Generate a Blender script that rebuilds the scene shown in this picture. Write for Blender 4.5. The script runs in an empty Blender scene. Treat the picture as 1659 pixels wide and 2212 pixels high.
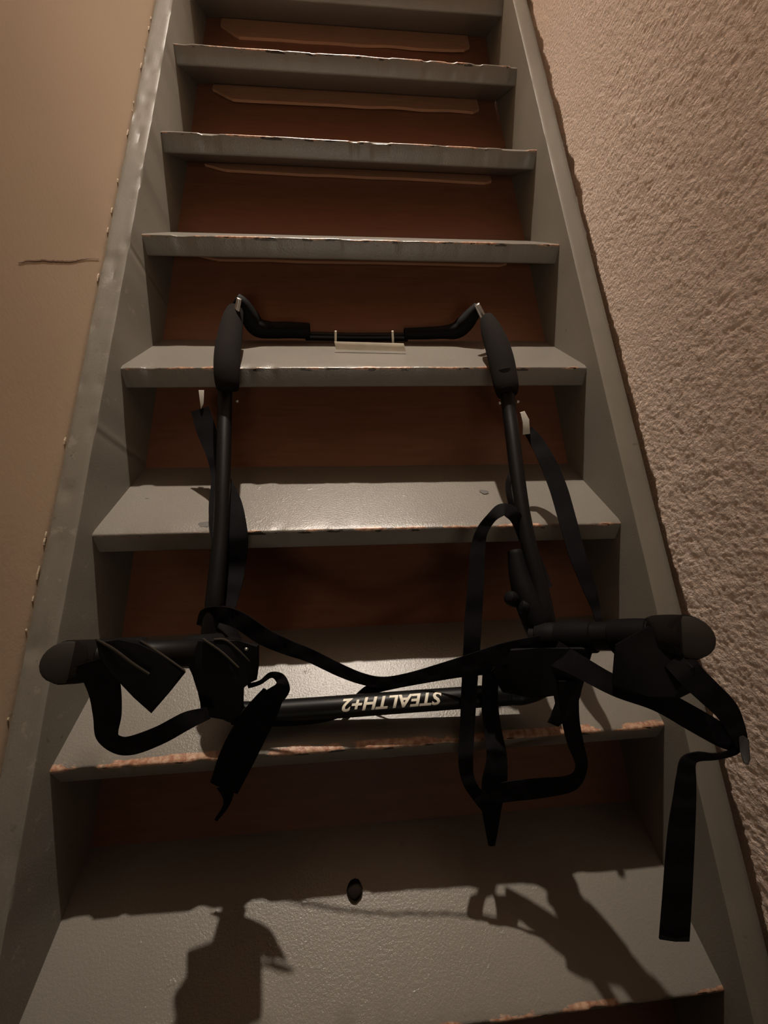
import bpy, bmesh, math, random
import numpy as np
from mathutils import Vector, Matrix
C = bpy.context.scene
random.seed(4)
# ---------------------------------------------------------------- camera
CAM=([0.3747, -0.0007, 0.7134],[0.935788, -0.026474, -0.077626],843.043,None)
cd = bpy.data.cameras.new('camera'); co = bpy.data.objects.new('camera', cd); C.collection.objects.link(co)
co.location = CAM[0]; co.rotation_mode = 'XYZ'; co.rotation_euler = CAM[1]
cd.sensor_fit = 'VERTICAL'; cd.sensor_height = 24.0; cd.lens = CAM[2] * 24.0 / 2212.0
cd.clip_start = 0.01
C.camera = co
# ---------------------------------------------------------------- world, lights, exposure
w = bpy.data.worlds.new('world'); C.world = w; w.use_nodes = True
w.node_tree.nodes['Background'].inputs[0].default_value = (1.0, 0.8, 0.6, 1)
w.node_tree.nodes['Background'].inputs[1].default_value = 0.0
def lamp(name, loc, power, col, rad):
    l = bpy.data.lights.new(name, 'POINT'); l.energy = power; l.color = col; l.shadow_soft_size = rad
    o = bpy.data.objects.new(name, l); o.location = loc; C.collection.objects.link(o); return o
LP = (0.35, 2.22, 3.17)
lamp('upstairs_lamp', LP, 125.0, (1.0, 0.885, 0.76), 0.03)
sp_ = bpy.data.lights.new('upstairs_spot', 'SPOT'); sp_.energy = 500.0; sp_.color = (1.0, 0.885, 0.76); sp_.shadow_soft_size = 0.03
sp_.spot_size = math.radians(27); sp_.spot_blend = 1.0
so_ = bpy.data.objects.new('upstairs_spot', sp_); so_.location = LP; C.collection.objects.link(so_)
so_.rotation_euler = (math.radians(-26.0), 0, 0)            # leans down the flight
lamp('hall_fill', (0.42, -2.8, 0.85), 62.0, (1.0, 0.86, 0.70), 0.5)  # unseen fill light added to brighten the step fronts
C.view_settings.view_transform = 'Standard'; C.view_settings.look = 'None'
C.view_settings.gamma = 1.0; C.view_settings.exposure = 0.0; C.view_settings.use_curve_mapping = False
# ---------------------------------------------------------------- helpers
H, G, TH, D, SO, W = 0.17153, 0.22675, 0.0341, 0.1887, 0.0436, 0.8
TL, TR = 0.0366, 0.0372
Z0 = -2 * H                                   # floor of the hall
def link(o, parent=None):
    C.collection.objects.link(o)
    if parent is not None: o.parent = parent
    return o
def mesh_obj(name, verts, faces, mat, parent=None, smooth=False):
    me = bpy.data.meshes.new(name); me.from_pydata([tuple(v) for v in verts], [], faces); me.update()
    if smooth:
        me.polygons.foreach_set('use_smooth', [True] * len(me.polygons))
    me.materials.append(mat)
    return link(bpy.data.objects.new(name, me), parent)
def bm_obj(name, bm, mat, parent=None, smooth=False, angle=None):
    bmesh.ops.recalc_face_normals(bm, faces=bm.faces)
    me = bpy.data.meshes.new(name); bm.to_mesh(me); bm.free(); me.materials.append(mat)
    if smooth: me.polygons.foreach_set('use_smooth', [True] * len(me.polygons))
    o = link(bpy.data.objects.new(name, me), parent)
    if angle is not None:
        me.polygons.foreach_set('use_smooth', [True] * len(me.polygons))
        me.set_sharp_from_angle(angle=angle)
    return o
def hsh(ix, iy, seed):
    n = (ix * 374761393 + iy * 668265263 + seed * 974634777) & 0xffffffff
    n = ((n ^ (n >> 13)) * 1274126177) & 0xffffffff
    return ((n ^ (n >> 16)) & 0xffff) / 65535.0
def vnoise(x, y, seed=0):
    x = np.asarray(x, float); y = np.asarray(y, float)
    ix = np.floor(x).astype(np.int64); iy = np.floor(y).astype(np.int64)
    fx = x - ix; fy = y - iy; fx = fx * fx * (3 - 2 * fx); fy = fy * fy * (3 - 2 * fy)
    a = hsh(ix, iy, seed); b = hsh(ix + 1, iy, seed); c = hsh(ix, iy + 1, seed); d = hsh(ix + 1, iy + 1, seed)
    return (a * (1 - fx) + b * fx) * (1 - fy) + (c * (1 - fx) + d * fx) * fy
def lerp(a, b, t): return a + (b - a) * t
# ---------------------------------------------------------------- materials
class NT:
    def __init__(s, name):
        m = bpy.data.materials.new(name); m.use_nodes = True; s.m = m; s.t = m.node_tree
        s.b = s.t.nodes['Principled BSDF']
    def n(s, typ, **kw):
        nd = s.t.nodes.new(typ)
        for k, v in kw.items():
            if k.startswith('i_'): nd.inputs[k[2:].replace('_', ' ')].default_value = v
            else: setattr(nd, k, v)
        return nd
    def l(s, a, b): s.t.links.new(a, b)
    def noise(s, vec, scale, detail=3, rough=0.5):
        nd = s.n('ShaderNodeTexNoise'); nd.inputs['Scale'].default_value = scale
        nd.inputs['Detail'].default_value = detail; nd.inputs['Roughness'].default_value = rough
        s.l(vec, nd.inputs['Vector']); return nd.outputs[0]
    def ramp(s, fac, stops):
        nd = s.n('ShaderNodeValToRGB'); e = nd.color_ramp.elements
        for i, (p, c) in enumerate(stops):
            el = e[i] if i < 2 else e.new(p)
            el.position = p; el.color = (c, c, c, 1) if isinstance(c, (int, float)) else (*c, 1)
        s.l(fac, nd.inputs[0]); return nd.outputs[0]
    def math(s, op, a, b=None, clamp=False):
        nd = s.n('ShaderNodeMath', operation=op, use_clamp=clamp)
        for i, v in enumerate((a, b)):
            if v is None: continue
            if isinstance(v, (int, float)): nd.inputs[i].default_value = v
            else: s.l(v, nd.inputs[i])
        return nd.outputs[0]
    def mix(s, fac, a, b):
        nd = s.n('ShaderNodeMix', data_type='RGBA')
        s.l(fac, nd.inputs[0])
        for i, v in ((6, a), (7, b)):
            if isinstance(v, tuple): nd.inputs[i].default_value = (*v, 1)
            else: s.l(v, nd.inputs[i])
        return nd.outputs[2]
    def bump(s, h, strength, dist=0.001, prev=None):
        nd = s.n('ShaderNodeBump'); nd.inputs['Strength'].default_value = strength
        nd.inputs['Distance'].default_value = dist; s.l(h, nd.inputs['Height'])
        if prev is not None: s.l(prev, nd.inputs['Normal'])
        return nd.outputs[0]
    def coord(s, which='Object'):
        return s.n('ShaderNodeTexCoord').outputs[which]
GREY = (0.178, 0.16, 0.136)
def paint_mat(name, base, rough=0.38, edge=0, worn=0.0, spec=0.45):
    t = NT(name); v = t.coord()
    n1 = t.noise(v, 6, 4); n2 = t.noise(v, 330, 4, 0.6); n3 = t.noise(v, 1100, 2)
    col = t.mix(t.ramp(n1, [(0.3, 0.0), (0.7, 1.0)]), tuple(c * 0.92 for c in base), tuple(min(1, c * 1.07) for c in base))
    # small stains and rubs
    n4 = t.noise(v, 38, 3, 0.6)
    col = t.mix(t.ramp(n4, [(0.70, 0.0), (0.76, 0.6)]), col, tuple(c * 0.55 for c in base))
    h = t.math('ADD', t.math('MULTIPLY', n2, 0.75), t.math('MULTIPLY', n3, 0.25))
    if edge: h = t.math('ADD', h, t.math('MULTIPLY', t.ramp(t.noise(v, 55, 3, 0.6), [(0.66, 0.0), (0.80, 1.0)]), 0.8))
    if edge:
        sp = t.n('ShaderNodeSeparateXYZ'); t.l(v, sp.inputs[0])
        st = t.n('ShaderNodeMapping'); st.inputs['Scale'].default_value = (1.0, 3.0, 3.0); t.l(v, st.inputs[0])
        wn = t.noise(st.outputs[0], 9, 5, 0.62)
        ae = t.math('SUBTRACT', 1.0, t.math('MULTIPLY', t.math('ABSOLUTE', sp.outputs[1]), 110.0 / edge), True)   # near the front arris
        ze = t.math('SUBTRACT', 1.0, t.math('MULTIPLY', t.math('ABSOLUTE', sp.outputs[2]), 170.0), True)
        m = t.math('MULTIPLY', ae, ze)
        wm = t.ramp(t.math('MULTIPLY', m, t.ramp(wn, [(0.44 if edge <= 1 else 0.37, 0.0), (0.58 if edge <= 1 else 0.5, 1.0)])), [(0.20, 0.0), (0.30, 1.0)])
        wc = t.mix(t.ramp(t.noise(v, 140, 3), [(0.38, 0.0), (0.6, 1.0)]), (0.30, 0.14, 0.085), (0.48, 0.31, 0.21))
        col = t.mix(wm, col, wc)
        dn = t.noise(st.outputs[0], 24, 3, 0.6)
        zd = t.math('SUBTRACT', 1.0, t.math('MULTIPLY', t.math('ABSOLUTE', t.math('ADD', sp.outputs[2], 0.0035)), 210.0), True)
        fr = t.math('LESS_THAN', sp.outputs[1], 0.0016)
        dm = t.ramp(t.math('MULTIPLY', t.math('MULTIPLY', zd, fr), t.ramp(dn, [(0.55, 0.0), (0.64, 1.0)])), [(0.25, 0.0), (0.4, 1.0)])
        col = t.mix(dm, col, (0.03, 0.02, 0.012))
    if worn:
        cn = t.noise(v, 30, 6, 0.75)
        col = t.mix(t.ramp(cn, [(0.60, 0.0), (0.66, worn)]), col, tuple(c * 1.35 for c in base))
        col = t.mix(t.ramp(t.noise(v, 52, 6, 0.8), [(0.64, 0.0), (0.68, worn)]), col, tuple(c * 0.35 for c in base))
    t.l(col, t.b.inputs['Base Color']); t.b.inputs['Roughness'].default_value = rough; t.b.inputs['Specular IOR Level'].default_value = spec
    t.l(t.bump(h, 0.6 if edge else 0.3, 0.001), t.b.inputs['Normal'])
    return t.m
M = {}
M['tread'] = paint_mat('grey_gloss_paint', GREY, 0.28, edge=1, spec=0.5)
M['tread_worn'] = paint_mat('grey_gloss_paint_worn_nosing', GREY, 0.28, edge=1.5, spec=0.5)
M['stringer'] = paint_mat('grey_paint_smooth', (0.19, 0.172, 0.142), 0.5, spec=0.3)
M['stringer_worn'] = paint_mat('grey_paint_battered', (0.18, 0.163, 0.135), 0.55, worn=0.8, spec=0.3)
def brown(name, base, rough=0.45):
    t = NT(name); v = t.coord()
    mp = t.n('ShaderNodeMapping'); mp.inputs['Scale'].default_value = (1.0, 8.0, 8.0); t.l(v, mp.inputs[0])
    g = t.noise(mp.outputs[0], 14, 5, 0.6)
    col = t.mix(g, tuple(c * 0.72 for c in base), tuple(c * 1.3 for c in base))
    col = t.mix(t.ramp(t.noise(v, 24, 2), [(0.77, 0.0), (0.79, 0.5)]), col, (0.20, 0.15, 0.11))
    t.l(col, t.b.inputs['Base Color']); t.b.inputs['Roughness'].default_value = rough
    t.l(t.bump(g, 0.2, 0.0008), t.b.inputs['Normal']); return t.m
M['panel'] = brown('red_brown_varnished_board', (0.19, 0.078, 0.042), 0.42)
M['lit_strip'] = brown('pale_brown_lit_strip', (0.38, 0.19, 0.105), 0.7)  # lighter brown, paints the bands of light on the boards
def wall_mat(name, base, fine, st, big=0.06, dist=0.002):
    t = NT(name); v = t.coord()
    col = t.mix(t.ramp(t.noise(v, 1.6, 3), [(0.3, 0.0), (0.7, 1.0)]), tuple(c * (1 - big) for c in base), tuple(c * (1 + big) for c in base))
    t.l(col, t.b.inputs['Base Color']); t.b.inputs['Roughness'].default_value = 0.8
    t.l(t.bump(t.noise(v, fine, 4, 0.6), st, dist), t.b.inputs['Normal']); return t.m
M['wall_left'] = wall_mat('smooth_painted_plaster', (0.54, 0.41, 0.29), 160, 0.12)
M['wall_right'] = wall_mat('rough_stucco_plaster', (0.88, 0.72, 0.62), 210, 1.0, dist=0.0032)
M['ceiling'] = wall_mat('white_ceiling_paint', (0.6, 0.57, 0.5), 120, 0.1)
M['dark_wood'] = wall_mat('dark_stained_wood', (0.10, 0.07, 0.045), 60, 0.1)
M['floor'] = wall_mat('dark_floor', (0.06, 0.05, 0.04), 60, 0.1)
M['caulk'] = wall_mat('dirty_filler', (0.42, 0.34, 0.24), 300, 0.5, 0.3)
M['crack'] = wall_mat('crack_dirt', (0.16, 0.09, 0.055), 300, 0.3)
def simple(name, base, rough, metal=0.0, scale=0, st=0.0, spec=None):
    t = NT(name)
    v = t.coord()
    col = t.mix(t.noise(v, 60, 3), tuple(c * 0.8 for c in base), tuple(c * 1.2 for c in base))
    t.l(col, t.b.inputs['Base Color']); t.b.inputs['Roughness'].default_value = rough
    t.b.inputs['Metallic'].default_value = metal
    if spec is not None: t.b.inputs['Specular IOR Level'].default_value = spec
    if scale: t.l(t.bump(t.noise(v, scale, 2), st, 0.0006), t.b.inputs['Normal'])
    return t.m
M['metal'] = simple('black_powder_coat', (0.005, 0.0045, 0.0045), 0.42, spec=0.2)
M['foam'] = simple('dark_foam', (0.009, 0.007, 0.006), 0.95, scale=900, st=0.5, spec=0.1)
M['plastic'] = simple('black_plastic', (0.004, 0.0035, 0.004), 0.65, spec=0.1)
M['rubber'] = simple('worn_rubber_edge', (0.045, 0.037, 0.028), 0.8, spec=0.1)
M['chrome'] = simple('bare_steel', (0.5, 0.48, 0.46), 0.3, metal=0.9)
M['white'] = simple('white_painted_steel', (0.78, 0.72, 0.60), 0.4)
M['bone'] = simple('pale_buckle', (0.5, 0.48, 0.42), 0.5)
M['buckle'] = simple('grey_plastic_buckle', (0.04, 0.037, 0.036), 0.45)
M['cap'] = simple('dull_plastic_cap', (0.022, 0.018, 0.014), 0.7, spec=0.2)
M['stain'] = simple('dull_rubbed_paint', (0.075, 0.068, 0.06), 0.7)
M['letter'] = simple('white_print', (0.75, 0.70, 0.58), 0.6)
M['clod'] = simple('dark_dirt', (0.010, 0.007, 0.005), 0.95, scale=400, st=0.6, spec=0.1)
def webbing():
    t = NT('black_nylon_webbing'); v = t.coord()
    wv = t.n('ShaderNodeTexWave', wave_type='BANDS'); wv.inputs['Scale'].default_value = 320; wv.inputs['Distortion'].default_value = 1.0
    t.l(v, wv.inputs[0])
    col = t.mix(t.noise(v, 90, 4), (0.0035, 0.003, 0.004), (0.008, 0.007, 0.008))
    t.l(col, t.b.inputs['Base Color']); t.b.inputs['Roughness'].default_value = 0.8
    t.b.inputs['Specular IOR Level'].default_value = 0.08
    t.l(t.bump(wv.outputs[1], 0.3, 0.0004), t.b.inputs['Normal']); return t.m
M['webbing'] = webbing()

# ---------------------------------------------------------------- setting
def struct(o): o['kind'] = 'structure'; return o
ZT = 3.45
def quad_box(name, x0, x1, y0, y1, z0, z1, mat, parent=None):
    vs = [(x, y, z) for x in (x0, x1) for y in (y0, y1) for z in (z0, z1)]
    fs = [(0, 1, 3, 2), (4, 6, 7, 5), (0, 4, 5, 1), (2, 3, 7, 6), (0, 2, 6, 4), (1, 5, 7, 3)]
    return mesh_obj(name, vs, fs, mat, parent)
struct(quad_box('floor', -0.9, 1.7, -3.6, 3.6, Z0 - 0.1, Z0, M['floor']))
struct(quad_box('ceiling', -0.1, 0.95, -0.03, 4.6, ZT + 0.25, ZT + 0.35, M['dark_wood']))
XL = -TL - 0.0034
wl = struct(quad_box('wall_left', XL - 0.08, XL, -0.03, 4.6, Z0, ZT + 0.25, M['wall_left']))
struct(quad_box('wall_back', -0.1, 0.95, 4.6, 4.7, Z0, ZT + 0.25, M['dark_wood']))
struct(quad_box('fill_blocker', -0.9, 1.7, -1.2, -1.1, Z0, 0.55, M['ceiling']))  # unseen low partition, added to keep the hall fill off the bottom steps
# rough plaster wall on the right: fine relief where it is seen, measured along (a) and across (b) the pitch of the stairs
XR = W + TR
pl = math.hypot(G, H); ca, sa = G / pl, H / pl
def yz(a, b): return (a * ca - b * sa - SO, a * sa + b * ca)
def stucco():
    step = 0.0019
    na = int(2.3 / step); nb = int(0.66 / step)
    a = np.linspace(-0.35, 1.95, na); b = -0.03 + np.arange(nb) * step
    A, B = np.meshgrid(a, b, indexing='ij')
    Y = A * ca - B * sa - SO; Z = A * sa + B * ca
    n1 = vnoise(Y / 0.0075, Z / 0.0075, 1); n2 = vnoise(Y / 0.0036 + 7, Z / 0.0036, 2); n3 = vnoise(Y / 0.02, Z / 0.02, 3)
    n4 = vnoise(Y / 0.2, Z / 0.2, 5)
    wx = vnoise(Y / 0.012, Z / 0.012, 8) * 1.6
    rd = 1 - np.abs(2 * vnoise(Y / 0.0052 + wx, Z / 0.0052 - wx, 11) - 1)
    rel = 0.0015 * rd ** 1.5 + 0.0012 * n2 + 0.0013 * n1 + 0.0022 * (n3 - 0.5)
    rel = 0.55 * rel * (1 + 0.9 * np.clip(0.75 - A, 0, 1) * 0.55)
    sm = 1 / (1 + np.exp(-(0.18 + 0.10 * (n4 - 0.5) * 2 + 0.25 * np.clip(1.55 - A, 0, 9) * 1.0 + 1.2 * np.clip(B - 0.06, 0, 1) - 0.30) * 18))
    rel = rel * (0.18 + 0.82 * sm)
    ed = 0.002 + 0.007 * vnoise(A / 0.03, A * 0, 21) * vnoise(A / 0.18, A * 0, 22) * 1.6 + 0.003 * vnoise(A / 0.006, A * 0, 23)
    k = np.clip((B - ed) / 0.004, 0, 1)
    X = XR + 0.012 * (1 - k) + 0.001 - k * (rel + 0.001)
    co_ = np.stack([X, Y, Z], -1).reshape(-1, 3)
    i = np.arange(na * nb).reshape(na, nb)
    f = np.stack([i[:-1, :-1], i[:-1, 1:], i[1:, 1:], i[1:, :-1]], -1).reshape(-1, 4)
    me = bpy.data.meshes.new('wall_right')
    me.vertices.add(len(co_)); me.vertices.foreach_set('co', co_.ravel())
    me.loops.add(f.size); me.loops.foreach_set('vertex_index', f.ravel().astype(np.int32))
    me.polygons.add(len(f)); me.polygons.foreach_set('loop_start', np.arange(0, f.size, 4, dtype=np.int32))
    me.update(calc_edges=True); me.polygons.foreach_set('use_smooth', [True] * len(f)); me.validate()
    # plain plaster round the fine patch
    bm = bmesh.new(); bm.from_mesh(me); bpy.data.meshes.remove(me)
    x = XR + 0.002
    def quad(pts): bm.faces.new([bm.verts.new((x + o_, *q)) for q, o_ in pts])
    bmax = b[-1]
    def q4(a0, a1, b0, b1, o0=0.0): quad([(yz(a0, b0), o0), (yz(a0, b1), o0), (yz(a1, b1), o0), (yz(a1, b0), o0)])
    quad([((-0.03, 0.7), -0.0015), ((-0.03, 3.7), -0.0015), ((1.9, 3.7), -0.0015), ((1.9, 2.2), -0.0015)]); quad([((1.9, 2.2), -0.0015), ((1.9, 3.7), -0.0015), ((4.6, 3.7), -0.0015), ((4.6, 1.5), -0.0015)])
    q4(1.945, 6.0, 0.004, 1.2, -0.0015)
    q4(-0.40, 6.0, -0.5, 0.0, 0.0115)
    me = bpy.data.meshes.new('wall_right'); bm.to_mesh(me); bm.free(); me.materials.append(M['wall_right'])
    return link(bpy.data.objects.new('wall_right', me))
struct(stucco())
# filler crumbs and the crack in the left wall
def crumbs():
    bm = bmesh.new()
    a = -0.2
    while a < 2.2:
        ln = random.uniform(0.004, 0.018); 
        if random.random() < 0.35:
            n = max(2, int(ln / 0.005)); rows = []
            for k in range(n + 1):
                aa = a + ln * k / n; wd = random.uniform(0.0002, 0.0014) * (1 - abs(2 * k / n - 1) ** 3)
                rows.append([bm.verts.new((XL + dx, *yz(aa, bb))) for dx, bb in ((0.0, -0.0008), (0.0012, -0.0004), (0.0009, wd), (0.0, wd + 0.0005))])
            for r0, r1 in zip(rows, rows[1:]):
                for j in range(3): bm.faces.new((r0[j], r0[j + 1], r1[j + 1], r1[j]))
        a += ln + random.uniform(0.0, 0.04)
    return bm
o = struct(bm_obj('trim_1', crumbs(), M['caulk'])); o['kind'] = 'structure'
def crack():
    bm = bmesh.new()
    n = 46; rows = []
    for k in range(n + 1):
        t = k / n; y = lerp(0.618, 0.812, t); z = lerp(0.6624, 0.6535, t) + 0.0012 * math.sin(t * 9) + random.uniform(-0.0005, 0.0005)
        wd = 0.0015 * (0.25 + math.sin(math.pi * min(1, t * 1.1 + 0.05)) * 0.75)
        rows.append([bm.verts.new((XL + 0.0003, y, z - wd)), bm.verts.new((XL + 0.0006, y, z)), bm.verts.new((XL + 0.0003, y, z + wd))])
    for r0, r1 in zip(rows, rows[1:]):
        for j in range(2): bm.faces.new((r0[j], r0[j + 1], r1[j + 1], r1[j]))
    return bm
c_ = bm_obj('crack', crack(), M['crack'], wl); c_['label'] = 'hairline crack in the plaster'
# ---------------------------------------------------------------- staircase
def thing(name, label, cat, loc=(0, 0, 0)):
    o = bpy.data.objects.new(name, None); C.collection.objects.link(o); o.location = loc
    o['label'] = label; o['category'] = cat; o.empty_display_size = 0.05; return o
stairs = thing('staircase', 'steep grey painted wooden staircase with chipped treads and brown boarding between plaster walls', 'staircase', (0, 0, Z0))
SH = Vector((0, 0, -Z0))
def tread_mesh(length, seed):
    prof = []                                    # (y, z) going round; nosing rounded
    r = 0.0035
    for k in range(5):
        an = math.pi / 2 + (math.pi / 2) * k / 4
        prof.append((r + r * math.cos(an), -r + r * math.sin(an), 1.0))
    for k in range(4):
        an = math.pi + (math.pi / 2) * k / 3
        prof.append((r + r * math.cos(an), -TH + r + r * math.sin(an), 0.5))
    prof = [(0.11, 0.0, 0.0), (0.03, 0.0, 0.15), (0.012, 0.0, 0.5)] + prof + [(D + 0.002, -TH, 0.0), (D + 0.002, 0.0, 0.0)]
    n = 190; vs = []; fs = []
    xs = np.linspace(0, length, n)
    nz = vnoise(xs / 0.05, xs * 0 + seed, 31) ; nf = vnoise(xs / 0.012, xs * 0 + seed, 32); nc = vnoise(xs / 0.022, xs * 0 + seed, 33)
    chip = np.clip((nc - 0.62) / 0.2, 0, 1) * vnoise(xs / 0.15, xs * 0 + seed, 34)
    for i in range(n):
        for (y, z, k) in prof:
            dy = k * (0.0012 * (nz[i] - 0.5) + 0.0005 * (nf[i] - 0.5) + (0.0035 * chip[i] if k == 1.0 else 0))
            dz = -k * (0.0010 * nz[i] + (0.0022 * chip[i] if k == 1.0 else 0))
            vs.append((xs[i], y + dy, z + dz))
    m = len(prof)
    for i in range(n - 1):
        for j in range(m):
            j2 = (j + 1) % m
            fs.append((i * m + j, i * m + j2, (i + 1) * m + j2, (i + 1) * m + j))
    fs.append(tuple(range(m))); fs.append(tuple(reversed(range((n - 1) * m, n * m))))
    return vs, fs
# front-left and front-right top corners (y, z) of the treads in view
COR = {2: ((1.3520, 1.0275), (1.3770, 1.0325)), 3: ((1.1345, 0.8563), (1.1424, 0.8560)), 4: ((0.9095, 0.6882), (0.9155, 0.6915)),
       5: ((0.6816, 0.5144), (0.6846, 0.5180)), 6: ((0.4580, 0.3459), (0.4557, 0.3420)), 7: ((0.2227, 0.1699), (0.2262, 0.1642)),
       8: ((-0.002, 0.006), (0.0015, -0.0070))}
TREADS = {}
for i in list(range(9, 0, -1)) + [0, -1, -2, -3, -4]:
    (y0, z0), (y1, z1) = COR.get(i, (((8 - i) * G, (8 - i) * H), ((8 - i) * G, (8 - i) * H)))
    a = Vector((0, y0, z0)); b = Vector((W, y1, z1)); L = (b - a).length
    ex = (b - a).normalized(); ez = ex.cross(Vector((0, 1, 0))).normalized(); ey = ez.cross(ex)
    vs, fs = tread_mesh(L, 10 + i)
    o = mesh_obj('tread', vs, fs, M['tread_worn' if i == 7 else 'tread'], stairs)
    me = o.data; me.polygons.foreach_set('use_smooth', [True] * len(me.polygons)); me.set_sharp_from_angle(angle=math.radians(40))
    mt = Matrix((ex, ey, ez)).transposed().to_4x4(); mt.translation = a + SH
    o.matrix_local = mt
    TREADS[i] = (y0, z0, y1, z1)
def stringer(x0, x1, wavy, mat):
    bm = bmesh.new(); seg = 420
    a0, a1 = (Z0 + 0.0) / sa - 0.02, 3.25
    inner = x0 if x0 > 0.5 else x1
    prof = []                                   # (x, b) section, front face up; 0..: front face then sides
    r = 0.0022
    xs = [x0, x0 + r * 0.3, x0 + r] + [lerp(x0 + r, x1 - r, k / 6) for k in range(1, 6)] + [x1 - r, x1 - r * 0.3, x1]
    bs = [-r, -r * 0.3, 0] + [0] * 5 + [0, -r * 0.3, -r]
    rows = []
    for i in range(seg + 1):
        aa = lerp(a0, a1, i / seg); row = []
        for j, (x, b_) in enumerate(zip(xs, bs)):
            wv = wavy * (vnoise(aa / 0.12, j * 0.15, 41) - 0.5) * 0.0016 + wavy * (vnoise(aa / 0.02, j * 0.7, 42) - 0.5) * 0.0008
            ch = wavy * max(0, float(vnoise(aa / 0.035, j * 0.4, 43)) - 0.72) * 0.012
            y, z = yz(aa, b_ + float(wv) - ch); row.append(bm.verts.new((x, y, max(z, Z0))))
        y, z = yz(aa, -0.285)
        row.append(bm.verts.new((x1, y, max(z, Z0)))); row.append(bm.verts.new((x0, y, max(z, Z0))))
        rows.append(row)
    m = len(rows[0])
    for r0, r1 in zip(rows, rows[1:]):
        for j in range(m): 
            try: bm.faces.new((r0[j], r0[(j + 1) % m], r1[(j + 1) % m], r1[j]))
            except ValueError: pass
    bm.faces.new(rows[0]); bm.faces.new(list(reversed(rows[-1])))
    for v in bm.verts: v.co += SH
    o = bm_obj('stringer', bm, mat, stairs, angle=math.radians(35)); return o
o = stringer(-TL, 0.0, 1.0, M['stringer_worn']); o['label'] = 'battered grey side board with patched paint'
stringer(W, W + TR, 0.25, M['stringer'])
# brown boards closing the back, one behind each opening, sloping with the flight
STAIN=[[0.6015, 0.5508, 0.344], [0.042, 0.5491, 0.3455], [0.1527, 0.4781, 0.345]]
def y_back(i): return TREADS[i][0] + D if i in TREADS else (8 - i) * G + D
for i in range(9, -4, -1):
    lo, hi = i, i - 1
    ya0, za0 = (TREADS[lo][0] + D, TREADS[lo][1]); yb0, zb0 = (TREADS[lo][2] + D, TREADS[lo][3])
    ya1, za1 = (TREADS[hi][0] + D, TREADS[hi][1] - 0.002); yb1, zb1 = (TREADS[hi][2] + D, TREADS[hi][3] - 0.002)
    e = 0.002
    vs = [(0, ya0 + e, za0), (W, yb0 + e, zb0), (W, yb1 + e, zb1), (0, ya1 + e, za1)]
    vs = vs + [(x, y + 0.012, z - 0.010) for x, y, z in vs]
    vs = [(x, y, z - Z0) for x, y, z in vs]
    mesh_obj('backing_board', vs, [(0, 1, 2, 3), (7, 6, 5, 4), (0, 4, 5, 1), (1, 5, 6, 2), (2, 6, 7, 3), (3, 7, 4, 0)], M['panel'], stairs)
# dark rubs and a drip in the paint
def spot(name, x, y, z, rx, ry, label):
    bm = bmesh.new(); c = bm.verts.new((x, y, z + 0.0004)); n = 22; rim = []
    for k in range(n):
        a = 2 * math.pi * k / n; q = 0.75 + 0.5 * float(vnoise(k * 0.55, x * 40, 71))
        rim.append(bm.verts.new((x + rx * q * math.cos(a), y + ry * q * math.sin(a), z + 0.0001)))
    for k in range(n): bm.faces.new((c, rim[k], rim[(k + 1) % n]))
    for v in bm.verts: v.co += SH
    o = bm_obj(name, bm, M['stain'], stairs); o['label'] = label
spot('stain', *STAIN[0], 0.0078, 0.0065, 'dark rub mark in the grey paint')
spot('stain', *STAIN[1], 0.0045, 0.002, 'small dark scratch in the grey paint')
spot('stain', *STAIN[2], 0.0095, 0.0075, 'dull worn rub beside the tube')
# raised pale strips standing in for bands of light under the upper treads
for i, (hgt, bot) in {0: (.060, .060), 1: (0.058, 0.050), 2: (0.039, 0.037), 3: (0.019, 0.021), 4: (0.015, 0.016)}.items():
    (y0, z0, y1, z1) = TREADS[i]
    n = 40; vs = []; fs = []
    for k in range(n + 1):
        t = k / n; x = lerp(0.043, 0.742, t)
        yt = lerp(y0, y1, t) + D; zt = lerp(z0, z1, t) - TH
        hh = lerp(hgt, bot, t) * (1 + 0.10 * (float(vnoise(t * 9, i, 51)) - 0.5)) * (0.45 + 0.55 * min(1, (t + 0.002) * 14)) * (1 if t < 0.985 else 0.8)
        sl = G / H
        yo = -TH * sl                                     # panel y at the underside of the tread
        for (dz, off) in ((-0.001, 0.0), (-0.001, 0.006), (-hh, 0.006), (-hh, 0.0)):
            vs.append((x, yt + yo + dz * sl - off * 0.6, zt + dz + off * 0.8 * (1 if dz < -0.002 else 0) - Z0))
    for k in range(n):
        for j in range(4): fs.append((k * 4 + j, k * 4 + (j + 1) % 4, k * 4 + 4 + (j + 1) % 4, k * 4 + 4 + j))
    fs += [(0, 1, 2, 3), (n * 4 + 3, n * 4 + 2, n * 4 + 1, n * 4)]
    o = mesh_obj('lit_strip', vs, fs, M['lit_strip'], stairs); o['label'] = 'pale brown strip standing in for a band of light under the tread'
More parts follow.
